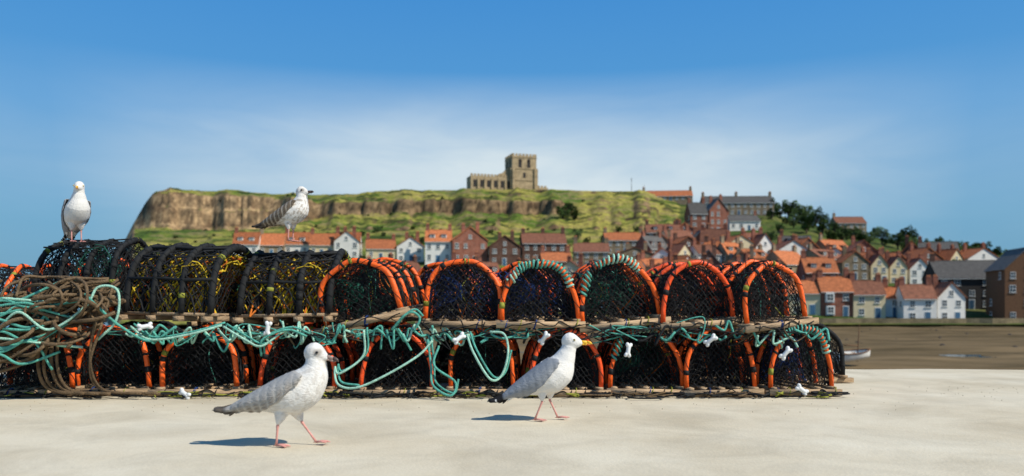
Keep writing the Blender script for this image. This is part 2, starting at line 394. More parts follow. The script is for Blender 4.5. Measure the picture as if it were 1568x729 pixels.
def put(u0, u1, base, ridge, wall, roof, gable=0, yaw=0., bay=False, dormer=False, chim=2, dep=None, check=False, name=None, rs=0.36):
    uc = (u0+u1)/2; d = find_d(uc, base); s = d/F
    w = (u1-u0)*s; z = H(uc, d); x = (uc-CX)*s
    Ht = CH+(HY-ridge)*s-z
    dep = dep or clamp(w*.9, 6, 8.5)
    r = max(w, dep)*.5; cy = d+dep/2
    if check:
        for (a, b, c) in placed:
            if (a-x)**2+(b-cy)**2 < ((c+r)*.82)**2: return
    placed.append((x, cy, r))
    rng = random.Random(int(uc*7+base)); rh = clamp(Ht*rs, 1.5, 4.2)
    g = house(w, dep, Ht, rh, gable, wall, roof, rng, bay, dormer, chim)
    nm = name or NM[wall]
    add(nm, g.mesh(nm, [wall, roof, 'frame', 'glass', 'pot', 'door', 'dbrick' if wall in ('dbrick', 'dark') else ('stone' if wall in ('stone',) else 'brick')]), (x, d, z), (0, 0, yaw-atan2(x, d)*.5))
put(1436, 1478, 496, 433, 'white', 'rroof', 1, .25, chim=1)
put(1385, 1433, 494, 436, 'white', 'rroof', 0, .1)
put(1308, 1355, 488, 430, 'cream', 'rroof', 0, .1)
put(1357, 1383, 486, 440, 'pblue', 'oroof', 0)
put(1258, 1306, 486, 424, 'brick', 'oroof', 0, .1, bay=True)
put(1210, 1255, 482, 430, 'cream', 'oroof', 0, 0)
put(1234, 1284, 458, 394, 'brick', 'oroof', 0, .15, dormer=True)
put(1440, 1536, 474, 398, 'dark', 'slate', 0, .05, chim=1, dep=12)
put(1542, 1606, 498, 380, 'timber', 'slate', 1, .1, chim=0, dep=10)
put(1334, 1360, 436, 390, 'cream', 'rroof', 1, .2)
put(1363, 1389, 436, 393, 'cream', 'rroof', 1, .2)
put(1394, 1424, 438, 396, 'white', 'rroof', 1, .2)
put(1290, 1330, 430, 385, 'stone', 'oroof', 1, .2)
put(1057, 1084, 362, 309, 'brick', 'slate', 0, .2, dep=7)
put(1086, 1115, 358, 304, 'brick', 'slate', 1, .25, dep=7)
put(1117, 1165, 354, 328, 'white', 'slate', 0, .2, rs=.4)
put(1078, 1185, 330, 299, 'stone', 'slate', 0, .1, dep=9, chim=3)
put(985, 1060, 306, 291, 'stone', 'oroof', 0, .0, dep=7, rs=.55)
put(1281, 1327, 351, 331, 'stone', 'rroof', 0, .2, chim=1)
put(927, 988, 390, 355, 'stone', 'oroof', 0, .1)
put(1030, 1058, 372, 345, 'white', 'slate', 1, .2, chim=1)
put(1190, 1240, 410, 368, 'white', 'rroof', 1, .3); put(1110, 1160, 402, 360, 'cream', 'oroof', 1, .3)
for k in range(5):
    put(357+k*39, 395+k*39, 393, 355+(k % 2)*2, ['white', 'stone', 'white', 'cream', 'white'][k], 'oroof', 0, 0, dormer=(k % 2 == 0), chim=1, rs=.5)
put(512, 549, 396, 354, 'white', 'oroof', 1, 0)
put(561, 606, 399, 366, 'cream', 'oroof', 0, .1, rs=.45); put(608, 649, 402, 363, 'white', 'oroof', 1, .1)
put(651, 691, 402, 351, 'white', 'oroof', 0, 0, dormer=True); put(693, 747, 404, 348, 'brick', 'oroof', 1, .2)
put(749, 797, 407, 361, 'dbrick', 'rroof', 1, .1); put(800, 868, 402, 356, 'dbrick', 'rroof', 0, .1, chim=3)
put(830, 876, 425, 386, 'brick', 'oroof', 0, .1); put(879, 933, 411, 371, 'stone', 'rroof', 0, 0); put(936, 1008, 414, 379, 'stone', 'rroof', 1, .1)
rng = random.Random(11)
for base_py in (478, 462, 448, 436, 425, 415, 405, 396, 388, 380):
    u = 990 if base_py < 440 else 560
    while u < 1900:
        w = rng.uniform(32, 56); lim = interp([(1000, 376), (1060, 382), (1200, 396), (1300, 405), (1400, 412), (1500, 428), (2000, 445)], u)
        skip = (1215 < u+w/2 < 1545 and base_py >= 434)
        if base_py >= lim and not skip:
            wall = rng.choices(['brick', 'dbrick', 'stone', 'white', 'cream'], [3.5, 3, 4, 3.2, 3.2])[0]; roof = rng.choices(['oroof', 'rroof', 'slate'], [5, 4.5, 1.2])[0]
            put(u, u+w, base_py+rng.uniform(-3, 3), base_py-rng.uniform(38, 52)*(1 if base_py > 430 else .9), wall, roof, rng.random() < .45, rng.uniform(-.35, .8), dormer=rng.random() < .3, chim=rng.choice([1, 2, 2]), check=True, rs=rng.uniform(.33, .5))
        u += w*rng.uniform(.75, 1.15)

M['wallst'] = brickmat('harbour_wall_stone', (.24, .19, .11), (.17, .13, .075), (.08, .07, .05))
g = G()
for u in range(900, 1900, 20):
    a = P(u, 0, 162.5+1.5*noise.noise(Vector((u*.02, 0, 0)))); b = P(u+20, 0, 162.5+1.5*noise.noise(Vector(((u+20)*.02, 0, 0))))
    zt = -2.0
    g.quad((a.x, a.y, -5), (b.x, b.y, -5), (b.x, b.y, zt), (a.x, a.y, zt)); g.quad((a.x, a.y, zt), (b.x, b.y, zt), (b.x, b.y+.6, zt), (a.x, a.y+.6, zt)); g.quad((b.x, b.y+.6, -5), (a.x, a.y+.6, -5), (a.x, a.y+.6, zt), (b.x, b.y+.6, zt))
add('harbour_wall', g.mesh('harbour_wall', ['wallst']))

# ---------------------------------------------------------------- church on the hill
M['church'] = brickmat('church_stone', (.46, .345, .20), (.33, .245, .14), (.2, .16, .11))
g = G(); gm = ['church', 'dark', 'slate']
def crenel(x0, x1, y, z, T=None, dy=.6):
    n = max(3, int((x1-x0)/1.5)); st = (x1-x0)/n
    for i in range(n):
        g.box(x0+i*st, x0+i*st+st*.6, y, y+dy, z, z+.9, 0, T)
tw = 11.2; th_ = 16.5
g.box(-tw/2, tw/2, 0, tw, -3, th_)
for z in (5.5, 10.6, 15.6): g.box(-tw/2-.2, tw/2+.2, -.2, tw+.2, z, z+.3)
for k in range(4):
    T = Matrix.Translation((0, tw/2, 0)) @ Matrix.Rotation(k*pi/2, 4, 'Z') @ Matrix.Translation((0, -tw/2, 0))
    crenel(-tw/2, tw/2, -.002*k, th_, T)
    for cx in (-2, 2):
        g.box(cx-.75, cx+.75, -.06, .1, 11.3, 14.4, 1, T); g.tube([T @ Vector((cx, -.06, 14.4)), T @ Vector((cx, .1, 14.4))], .75, 1, 10)
    g.box(-.6, .6, -.06, .1, 6.8, 9, 1, T)
    for sx in (-1, 1): g.box(sx*(tw/2-.55)-.55, sx*(tw/2-.55)+.55, -.7, .003, -3, 11+sx*.01, 0, T)
g.box(-24, -tw/2+.01, 1.5, 9, -3, 7.0)
crenel(-24, -tw/2, 1.5, 7.0)
for i in range(6):
    cx = -22.2+i*3.1; g.box(cx-.65, cx+.65, 1.42, 1.6, 2.2, 5.2, 1); g.box(cx+1.1, cx+1.7, .9, 1.51, -3, 5.8)
g.poly([(-12.5, 2.4, 7.), (-tw/2, 2.4, 7), (-tw/2, 2.4, 11.8), (-7, 2.4, 11.4), (-9.2, 2.4, 9.0), (-11, 2.4, 8.4)])
g.poly([(-12.5, 3.4, 7.), (-tw/2, 3.4, 7), (-tw/2, 3.4, 11.8), (-7, 3.4, 11.4), (-9.2, 3.4, 9.0), (-11, 3.4, 8.4)][::-1])
pts = [(-12.5, 7.), (-11, 8.4), (-9.2, 9.0), (-7, 11.4), (-tw/2, 11.8)]
for a, b in zip(pts, pts[1:]): g.quad((a[0], 2.4, a[1]), (b[0], 2.4, b[1]), (b[0], 3.4, b[1]), (a[0], 3.4, a[1]))
g.box(tw/2-.01, tw/2+6.5, 3, 9, -3, 3.2); crenel(tw/2, tw/2+6.5, 3, 3.2); g.box(7.5, 8.9, 2.95, 3.2, .6, 2.2, 1)
dch = 352.; p = P(803, 291, dch)
add('church_with_tower', g.mesh('church', gm), (p.x, dch, H(805, dch)-.5), (0, 0, .3))
g = G(); dm = 345; g.tube([(0, 0, -2), (0, 0, 5.8)], [.14, .06], 0, 6); g.box(-.5, .5, -.05, .05, 4.9, 5.05)
add('flag_pole', g.mesh('flag_pole', ['dark']), ((967-CX)/F*dm, dm, H(967, dm)))

# ---------------------------------------------------------------- trees
M['leaf'] = mat('tree_leaves', (.7,)*3, .8, .3, 2, attr=True)
M['bark'] = mat('tree_bark', (.08, .06, .04), .9, .3, 4)
def tree_mesh(seed):
    rng = random.Random(seed); g = G(); cols = []
    g.tube([(0, 0, -1), (.1, 0, 1.5), (.2, .1, 3)], [.35, .25, .15], 1, 6)
    cl = []
    for k in range(16):
        a = rng.uniform(0, 2*pi); r = rng.uniform(.4, 2.3); z = rng.uniform(2, 5.6); r *= sqrt(max(.1, 1-((z-3.6)/2.8)**2))
        c = Vector((r*cos(a), r*sin(a), z)); cl.append(c)
        g.tube([(.1, 0, 1.6), (c.x*.5, c.y*.5, c.z*.7), tuple(c)], [.12, .07, .02], 1, 5)
    cols = [(.5, .5, .5)]*len(g.v)
    for c in cl:
        R = rng.uniform(.6, 1.15); sh = rng.uniform(.5, 1.3)
        for _ in range(75):
            d = Vector((rng.gauss(0, 1), rng.gauss(0, 1), rng.gauss(0, 1))).normalized()*R*rng.uniform(.5, 1)
            p = c+d; u = Vector((rng.gauss(0, 1), rng.gauss(0, 1), rng.gauss(0, 1))).normalized(); v = u.orthogonal().normalized(); s = rng.uniform(.14, .3)
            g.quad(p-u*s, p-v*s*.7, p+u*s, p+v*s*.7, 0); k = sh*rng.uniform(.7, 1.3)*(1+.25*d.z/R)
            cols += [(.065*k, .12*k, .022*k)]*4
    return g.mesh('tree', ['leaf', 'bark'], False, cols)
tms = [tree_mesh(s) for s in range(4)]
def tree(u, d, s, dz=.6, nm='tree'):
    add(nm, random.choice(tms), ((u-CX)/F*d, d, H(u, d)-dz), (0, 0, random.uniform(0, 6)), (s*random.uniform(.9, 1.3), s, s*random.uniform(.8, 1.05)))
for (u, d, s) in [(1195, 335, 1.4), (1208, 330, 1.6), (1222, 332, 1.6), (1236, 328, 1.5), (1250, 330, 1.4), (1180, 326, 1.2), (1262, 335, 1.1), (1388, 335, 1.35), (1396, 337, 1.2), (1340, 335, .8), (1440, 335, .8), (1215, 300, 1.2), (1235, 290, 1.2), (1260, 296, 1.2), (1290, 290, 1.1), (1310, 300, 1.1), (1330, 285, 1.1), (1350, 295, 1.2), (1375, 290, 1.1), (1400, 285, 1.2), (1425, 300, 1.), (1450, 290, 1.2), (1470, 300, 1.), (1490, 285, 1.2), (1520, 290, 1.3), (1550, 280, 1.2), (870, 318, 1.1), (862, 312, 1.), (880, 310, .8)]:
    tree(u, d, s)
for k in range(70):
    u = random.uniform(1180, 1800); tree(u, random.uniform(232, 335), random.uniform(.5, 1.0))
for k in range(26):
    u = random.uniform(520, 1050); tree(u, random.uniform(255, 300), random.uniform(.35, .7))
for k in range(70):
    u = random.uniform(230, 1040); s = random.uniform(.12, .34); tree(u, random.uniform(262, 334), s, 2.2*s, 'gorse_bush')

# ---------------------------------------------------------------- boat on the mud
g = G(); n = 14; rings = []
for i in range(n+1):
    s = i/n; x = -1.6+3.2*s; w = .62*(1-max(0, (s-.45)/.55)**2.2)*(.82+.18*min(1, s*4)); zt = .55+.18*s*s; r = []
    for k in range(9):
        a = -pi/2+pi*k/8; r.append((x, w*sin(a), zt-(.55*(1-.3*s))*cos(a)**.8 if abs(cos(a)) > 1e-6 else zt))
    rings.append(r)
for r in rings: g.v += r
for i in range(n):
    for k in range(8):
        a = i*9+k; g.f.append((a, a+1, a+10, a+9)); g.m.append(0)
g.poly(rings[0], 0)
g.quad((-.9, -.5, .5), (-.9, .5, .5), (-.6, .5, .5), (-.6, -.5, .5), 1); g.quad((.1, -.5, .5), (.1, .5, .5), (.4, .5, .5), (.4, -.5, .5), 1)
g.tube([r[0] for r in rings], .04, 1, 5); g.tube([r[-1] for r in rings], .04, 1, 5)
g.tube([(.4, 0, .1), (.35, 0, 2.0)], [.05, .03], 1, 6); g.tube([(.38, 0, .9), (-1.2, 0, .95)], .03, 1, 6)
bx, by = (1306-CX)/F*64, 64
add('sailing_dinghy', g.mesh('sailing_dinghy', ['white', 'timber'], True), (bx, by, max(mudz(bx+q, by+r) for q in (-1.4, 0, 1.4) for r in (-3, -2, -1, 0, 1))+.12), (.12, 0, .15), (.9, 1.2, 1.6))
g = G()
for k in range(70):
    x = random.uniform(20, 110); y = random.uniform(75, 160); s = random.uniform(.1, .4); z = mudz(x, y)
    g.tube([(x, y, z-.3), (x, y, z+.02), (x+.02, y, z+.05+s*.3)], [s, s*.9, s*.3], 0, 6)
add('mud_rocks', g.mesh('mud_rocks', ['dark'], True))

# ---------------------------------------------------------------- lobster pots
PM = ['orange', 'blacknet', 'wood', 'greennet', 'bluenet', 'yellownet', 'orangenet', 'teal', 'mint', 'blackrope', 'yg', 'plastic', 'red']
def PI(k): return PM.index(k)
def net(g, fn, nu_, nv_, r, mi, jit, rng):
    pts = {}
    for i in range(nu_+1):
        for j in range(nv_+1):
            if (i+j) % 2 == 0:
                p = fn(i/nu_, j/nv_); ed = 0 if j in (0, nv_) else 1
                pts[i, j] = Vector(p)+Vector((rng.gauss(0, jit), rng.gauss(0, jit), rng.gauss(0, jit)))*ed
    for (i, j), p in pts.items():
        for q in ((i+1, j+1), (i+1, j-1)):
            if q in pts: g.stick(p, pts[q], r*rng.uniform(.8, 1.3), mi)
def pot_mesh(seed, hoop='orange', inner='bluenet', wrap=None, a=.255, h=.40, L_=.62, thick=1.):
    rng = random.Random(seed); g = G(); zb = .055; blk = hoop == 'blackrope'
    def arch(th, k=1.): return (-a*k*cos(th), zb+h*k*(max(0, sin(th))**.72))
    for x in (-a+.01, a-.01): g.box(x-.022, x+.022, -.05, L_+.03, .038, .060, PI('wood'))
    for x in (-.13, 0, .13): g.box(x-.024, x+.024, -.02, L_+.01, .039, .056, PI('wood'))
    ys = [0, L_/3, 2*L_/3, L_]
    for y in ys:
        e = rng.uniform(.0, .03); g.box(-a-.045-e, a+.045+rng.uniform(0, .03), y-.025, y+.025, 0.002, .0375, PI('wood'))
    if not blk:
        T = Matrix.Rotation(radians(rng.uniform(-1.5, 1.5)), 4, 'Y')
        g.box(-a-.05, a+.03+rng.uniform(0, .05), -.078, -.052, .006, .048, PI('wood'), T)
    n = 26; R_ = .0175*thick if not blk else .016*thick
    for iy, y in enumerate(ys):
        k = 1.0+rng.uniform(-.03, .03); sh = rng.uniform(-.014, .014)
        ln = (.04 if iy == 0 else (-.04 if iy == 3 else 0))
        if iy == 0: ln = rng.uniform(-.02, .04)
        pts = []
        for i in range(n+1):
            th = pi*i/n; x, z = arch(th, k); pts.append((x+sh*sin(th)+.009*sin(5*th+seed), y+ln*sin(th)+.008*sin(3*th+seed), z+.007*sin(6*th+seed*2)*sin(th)))
        g.tube(pts, R_, PI(hoop), 9)
        for _ in range(int(7*thick)):
            i = rng.randint(1, n-2); m_ = rng.choice(['blackrope', 'blackrope', 'blackrope', 'blackrope', 'blackrope', 'yg'])
            A = Vector(pts[i]); B = Vector(pts[i+1]); g.tube([A, A.lerp(B, rng.uniform(.25, .9))], R_+.0025, PI(m_), 7)
        sp_ = []
        for q in range(n*6):
            f = q/6; i = int(f); t_ = f-i; c = Vector(pts[i]).lerp(Vector(pts[i+1]), t_); an = q*2*pi/(17 if not blk else 9)
            rad = Vector((c.x, 0, c.z-.15)).normalized(); rr_ = R_+.0012; sp_.append(c+rad*rr_*cos(an)+Vector((0, 1, 0))*rr_*sin(an))
        g.tube(sp_, .0022*thick, PI('blackrope'), 4)
        if wrap and iy == 0:
            lo, hi = wrap; sp_ = []; q0 = int(lo*n*12); q1 = int(hi*n*12)
            for q in range(q0, q1):
                f = q/12; i = min(n-1, int(f)); c = Vector(pts[i]).lerp(Vector(pts[i+1]), f-i); an = q*2*pi/10.5
                rad = Vector((c.x, 0, c.z-.15)).normalized(); rr_ = .025+.004*sin(q*.13); sp_.append(c+rad*rr_*cos(an)+Vector((0, 1, 0))*rr_*sin(an))
            h_ = len(sp_)
            k_ = 0
            while k_ < h_-2:
                e_ = min(h_, k_+rng.randint(12, 50)); g.tube(sp_[k_:e_+1], .0078, PI(rng.choice(['mint', 'teal', 'teal', 'mint', 'blackrope'])), 5); k_ = e_
    for th in (.28*pi, .5*pi, .72*pi):
        x, z = arch(th, 1.03); g.tube([(x, -.0, z), (x, L_*.5, z-.012), (x, L_, z)], .006, PI('blackrope'), 5)
    bn = PI('blacknet')
    def barrel(k, ph=0): return lambda u, v: (lambda A: (A[0], v*L_, A[1]))(arch(clamp(u+ph*.02)*pi, k))
    net(g, barrel(.985), 30, 18, .0024*thick, bn, .004, rng)
    net(g, barrel(.95, 1), 26, 16, .0024*thick, bn, .008, rng)
    def endf(y, k=.97): return lambda u, v: ((2*u-1)*a*k, y+.02*sin(v*3), zb+v*h*k*(max(0., 1-(2*u-1)**2)**.36))
    net(g, endf(.01), 22, 16, .0023, bn, .004, rng); net(g, endf(.05), 20, 14, .0021, bn, .008, rng)
    net(g, endf(L_*.36, .94), 24, 18, .0030, bn, .008, rng)
    net(g, endf(L_*.98), 26, 20, .0040, bn, .006, rng)
    net(g, endf(L_*.8), 24, 18, .0038, bn, .006, rng)
    im = PI(inner)
    for sx in (-1, 1):
        cy = L_*.25 if sx < 0 else L_*.7
        def fun(u, v, sx=sx, cy=cy):
            R = lerp(.15, .045, v); an = u*2*pi; return (sx*lerp(a*.92, .03, v), cy+R*sin(an)*.8, .2+zb+R*cos(an))
        net(g, fun, 18, 10, .0026*thick, im, .006, rng)
        g.tube([(sx*.03, cy+.05*sin(t_*pi/8), .245+.05*cos(t_*pi/8)) for t_ in range(17)], .006, PI('red' if sx > 0 else inner), 6)
    net(g, endf(L_*.5, .9), 16, 12, .0028*thick, im, .012, rng)
    if thick > 1.2:
        net(g, barrel(.88), 24, 15, .0062, im, .016, rng); net(g, barrel(.84), 18, 12, .0055, PI('orangenet'), .022, rng)
        net(g, barrel(.80), 24, 15, .0055, im, .02, rng)
        net(g, barrel(1.01), 28, 13, .0052, bn, .010, rng)
        for th in (.12*pi, .38*pi, .62*pi, .88*pi):
            x, z = arch(th, 1.03); g.tube([(x, -.0, z), (x, L_*.3, z-.008), (x+.01, L_*.6, z+.004), (x, L_, z)], .011, PI('blackrope'), 6)
    for k in range(5):
        x = rng.uniform(-.15, .15); pts = [(x, rng.uniform(.05, L_-.05), zb+h*.85), (x+rng.uniform(-.1, .1), rng.uniform(.1, L_-.1), .25), (x+rng.uniform(-.12, .12), rng.uniform(.05, L_-.05), .06)]
        g.tube(catmull(pts, 5), .0035, PI(rng.choice(['yg', 'blackrope', 'teal', 'orangenet', inner])), 4)
    if blk: return g.mesh('lobster_pot', PM, True)
    for k in range(5):
        x = rng.uniform(-a, a); c = [(x+.012*sin(t_), -.05+.034*cos(t_*1.), .026+.034*sin(t_)) for t_ in [i*.7 for i in range(19)]]
        g.tube(c, .0035, PI(rng.choice(['blackrope', 'blackrope', 'yg', 'bluenet'])), 4)
    pts = [(lerp(-a, a, i/9)+rng.gauss(0, .01), -.084+rng.gauss(0, .006), .02+rng.gauss(0, .012)) for i in range(10)]
    g.tube(catmull(pts, 4), .004, PI('blackrope'), 5)
    return g.mesh('lobster_pot', PM, True)
V = {'blue': pot_mesh(1, 'orange', 'bluenet'), 'green': pot_mesh(2, 'orange', 'greennet'), 'black': pot_mesh(3, 'orange', 'blacknet'), 'tealw': pot_mesh(4, 'orange', 'bluenet', (.20, .84)),
     'tealw2': pot_mesh(5, 'orange', 'greennet', (.12, .74)), 'yel': pot_mesh(6, 'blackrope', 'yellownet', None, .30, .46, .66, 1.45), 'dk': pot_mesh(8, 'blackrope', 'greennet', None, .25, .40, .6, 1.1), 'yel2': pot_mesh(9, 'blackrope', 'yellownet', None, .30, .44, .62, 1.4),
     'red': pot_mesh(12, 'red', 'blacknet'), 'black2': pot_mesh(21, 'orange', 'blacknet')}
def potz(px, z, d, var, yaw=0, roll=0, sx=1, sz=1, pitch=0):
    x = (px-CX)/F*d; add('lobster_pot', V[var], (x, d, z), (radians(pitch), radians(roll), radians(yaw)), (sx, 1, sz))
D0 = 5.33
for (px, var, yaw, sx) in [(50, 'black', 3, 1), (174, 'black', -5, .97), (306, 'black2', 4, 1.02), (455, 'red', -4, .98), (607, 'red', 6, .90), (738, 'black2', -4, .88), (866, 'red', 5, .92), (990, 'tealw2', 3, .92), (1104, 'black', 6, .90), (1227, 'tealw', 8, .84)]:
    potz(px, 0, D0+random.uniform(-.05, .06), var, yaw, 0, sx, random.uniform(.93, .99))
for (px, z, var, yaw, roll, sx, pt) in [(560, .47, 'green', -9, -13, 1.08, 3), (708, .45, 'blue', -2, 1, 1.0, 0), (828, .45, 'tealw', 3, -1, .98, 1), (953, .45, 'tealw2', 7, -7, 1.0, 2), (1070, .45, 'red', 12, -4, .98, 0), (1190, .445, 'black2', 17, -6, .93, 0)]:
    potz(px, z, D0+random.uniform(-.02, .06), var, yaw, roll, sx, random.uniform(.95, 1.0), pt)
k = 0
for px in range(60, 1240, 128):   # row behind
    potz(px+random.uniform(-12, 12)+20, 0, 6.22+random.uniform(-.03, .05), ['black', 'dk', 'green', 'red'][k % 4], random.uniform(-4, 4)); k += 1
k = 0
for px in range(560, 1210, 118):
    potz(px+random.uniform(-14, 14), .47, 6.2+random.uniform(0, .1), ['red', 'blue', 'green'][k % 3], random.uniform(-8, 8), random.uniform(-4, 4)); k += 1
def side(px, z, d, var, yaw, roll=0, pitch=0, s=1):
    x = (px-CX)/F*d; R = radians(yaw)
    off = Matrix.Rotation(R, 3, 'Z') @ Vector((0, .33*s, 0))
    add('lobster_pot', V[var], (x-off.x, d+.3-off.y, z), (radians(pitch), radians(roll), R), (s, s, s))
side(272, .49, 5.35, 'yel', 76, 0, 1); side(436, .48, 5.4, 'yel2', 86, 2, -1)
side(110, .60, 5.75, 'dk', 80, 2, s=1.08); side(200, .5, 6.1, 'black', 60); side(350, .44, 6.1, 'dk', 85); side(20, .45, 6.1, 'black', 85); side(480, .44, 6.15, 'black', 85)

# ---------------------------------------------------------------- ropes
def rope(g, pts, r=.009, mi=0, sides=7, n=8): g.tube(catmull(pts, n), r, mi, sides)
RM = ['teal', 'mint', 'brownrope', 'blackrope', 'yg']
rg = random.Random(5)
g = G()
for k in range(36):   # heap of brown rope
    a = P(rg.uniform(120, 195), rg.uniform(425, 462), 5.3+rg.uniform(-.1, .2)); b = P(rg.uniform(60, 120), rg.uniform(432, 500), 5.15+rg.uniform(-.1, .15))
    c = P(rg.uniform(-10, 50), rg.uniform(455, 560), 5.05+rg.uniform(-.1, .15)); e = P(rg.uniform(-90, -20), rg.uniform(500, 590), 5.05)
    rope(g, [a, b, c, e], rg.uniform(.008, .014), 2)
for k in range(12):
    cx = rg.uniform(30, 150); cy = rg.uniform(450, 500); rx = rg.uniform(30, 75); ry = rg.uniform(20, 50); ph = rg.uniform(0, 6)
    rope(g, [P(cx+rx*cos(ph+t_*.7), max(425, min(600, cy+ry*sin(ph+t_*.7))), 5.08+.1*sin(t_*1.3+k)) for t_ in range(9)], rg.uniform(.008, .013), 2)
for k in range(7):
    x = rg.uniform(85, 180)
    rope(g, [P(x, 440, 5.2), P(x-20+rg.uniform(-10, 10), 500, 5.08), P(x-35, 560, 5.1), P(x-15, 597, 5.15), P(x+30+rg.uniform(0, 50), 603, 5.1)], rg.uniform(.008, .012), 2)
add('brown_rope_heap', g.mesh('brown_rope_heap', RM, True))
g = G()
for k in range(14):
    y = rg.uniform(455, 565)
    rope(g, [P(-60, y+rg.uniform(-20, 20), 5.0), P(0, y, 4.98), P(25+rg.uniform(0, 30), y+rg.uniform(-18, 18), 5.), P(60+rg.uniform(0, 70), y+rg.uniform(-30, 30), 5.08)], .0085, rg.choice([0, 0, 1]))
rope(g, [P(0, 500, 5), P(30, 478, 4.98), P(75, 505, 5.), P(130, 470, 5.05), P(150, 440, 5.1), P(180, 445, 5.12), P(178, 490, 5.1), P(150, 520, 5.1)], .0085, 1)
rope(g, [P(130, 450, 5.05), P(150, 470, 5.05), P(185, 500, 5.1), P(230, 522, 5.15), P(270, 500, 5.15)], .0085, 0)
add('teal_rope_heap', g.mesh('teal_rope_heap', RM, True))
g = G()
x = 195
while x < 1235:   # rope tangle lying between the two layers of pots
    nk = 2 if x < 560 else (1 if x > 700 else 2)
    if x > 700 and rg.random() < .4: nk = 0
    for k in range(nk):
        pts = []; xx = x+rg.uniform(-20, 20); st = rg.uniform(6, 13)
        for q in range(6):
            pts.append(P(xx+q*st+rg.uniform(-10, 10), 513+rg.gauss(0, 6)+(8 if q % 2 else -6), 5.24+rg.uniform(-.03, .05)))
        rope(g, pts, .0078 if k < 2 else .006, rg.choice([0, 0, 1]) if x < 700 else rg.choice([0, 1, 0, 3]))
    for k in range(3):
        rope(g, [P(x+rg.uniform(-40, 40), 511+rg.gauss(0, 9), 5.25+rg.uniform(-.02, .05)) for _ in range(6)], .0045, rg.choice([3, 3, 3, 3, 2, 0]), 5)
    x += 48
add('teal_rope_tangle', g.mesh('teal_rope_tangle', RM, True))
for L_ in ([(557, 505, 5.2), (556, 545, 5.2), (520, 572, 5.16), (513, 562, 5.2), (517, 588, 5.12), (545, 594, 5.08), (590, 575, 5.1), (640, 545, 5.15), (662, 522, 5.2)],
           [(655, 520, 5.2), (660, 560, 5.15), (663, 590, 5.1), (690, 606, 5.05), (697, 585, 5.1), (665, 560, 5.12), (672, 530, 5.2)],
           [(715, 512, 5.2), (725, 540, 5.12), (750, 580, 5.08), (768, 575, 5.1), (778, 540, 5.12), (772, 512, 5.2), (750, 508, 5.22)],
           [(342, 500, 5.2), (375, 520, 5.15), (400, 530, 5.15), (430, 510, 5.2), (450, 500, 5.22)],
           [(400, 545, 5.2), (402, 520, 5.15), (440, 505, 5.18), (470, 515, 5.2)],
           [(200, 500, 5.2), (230, 520, 5.15), (290, 512, 5.15), (340, 498, 5.2)],
           [(600, 505, 5.2), (618, 484, 5.18), (632, 478, 5.2), (643, 488, 5.2), (634, 507, 5.2)]):
    g = G(); rope(g, [P(*p) for p in L_], .0078, rg.choice([0, 1, 1])); rope(g, [P(p[0]+5, p[1]-4, p[2]+.02) for p in L_[:len(L_)//2+2]], .007, 0)
    add('teal_rope', g.mesh('teal_rope', RM, True))
g = G()
for k in range(100):   # twine and weed on the ground along the stack
    x = rg.uniform(-20, 1285); pts = []
    for q in range(6): pts.append(P(x+rg.uniform(-28, 28), 600, D0-.10+rg.uniform(-.10, .08)))
    for p in pts: p.z = rg.uniform(.004, .035)
    rope(g, pts, rg.uniform(.003, .0065), rg.choice([3, 3, 3, 3, 3, 4, 2, 2]), 5, 4)
pts = [Vector(((980+26*cos(t_*.6)-CX)/228, 5.12+.07*sin(t_*.6), .012)) for t_ in range(12)]
rope(g, pts, .006, 3)
add('twine_litter', g.mesh('twine_litter', RM, True))
def toggle_mesh():   # double-horned plastic cleat
    g = G()
    for s in (-1, 1):
        for q in (-1, 1):
            c = Vector((s*.034, 0, q*.012))
            g.tube([c+Vector((-s*.016, 0, -q*.010)), c+Vector((-s*.004, 0, -q*.002)), c+Vector((s*.005, 0, q*.002)), c+Vector((s*.010, 0, q*.004))], [.011, .0125, .011, .005], 0, 10)
    g.tube([(-.034, 0, 0), (-.02, 0, 0), (0, 0, 0), (.02, 0, 0), (.034, 0, 0)], [.013, .0145, .0135, .0145, .013], 0, 10)
    return g.mesh('plastic_rope_cleat', ['plastic', 'blackrope'], True)
tm = toggle_mesh()
for (px, py, a, d) in [(222, 500, 10, 5.14), (410, 503, 80, 5.16), (283, 603, -25, 5.14), (703, 518, 35, 5.16), (833, 518, 50, 5.16), (962, 536, 80, 5.14), (1088, 521, 40, 5.16), (1203, 541, 50, 5.12), (1228, 597, -35, 5.14)]:
    add('plastic_rope_cleat', tm, P(px, py, d), (0, radians(-a), radians(random.uniform(-30, 30))), (1.05, 1.05, 1.05))

# ---------------------------------------------------------------- gulls
M['feather'] = mat('gull_feathers', (.93,)*3, .85, .05, 60, .3, 130, .15, stretch=(.5, 1, 1.2), attr=True)
M['wingf'] = mat('gull_wing_feathers', (.92,)*3, .75, .10, 60, .3, 120, .2, stretch=(.3, 1, 1.2), attr=True)
M['pink'] = mat('pink_leg', (.62, .30, .26), .55, .15, 60, .2, 200)
M['ybill'] = mat('yellow_bill', (.82, .46, .04), .35, .1, 40)
M['rspot'] = mat('red_bill_spot', (.65, .05, .02), .4, .1, 40)
M['dbill'] = mat('dark_bill', (.10, .07, .06), .4, .3, 60)
M['pbill'] = mat('pinkish_bill', (.30, .21, .18), .4, .2, 60)
M['eyed'] = mat('eye_dark', (.006, .005, .004), .1, .1, 10, spec=.7)
M['eyey'] = mat('eye_pale', (.6, .5, .22), .2, .1, 10, spec=.6)
RINGS = [(-.285, .160, .004, .030), (-.245, .168, .010, .036), (-.193, .180, .024, .046), (-.11, .198, .050, .066), (-.041, .208, .075, .084), (.025, .222, .092, .093), (.078, .250, .088, .086)]
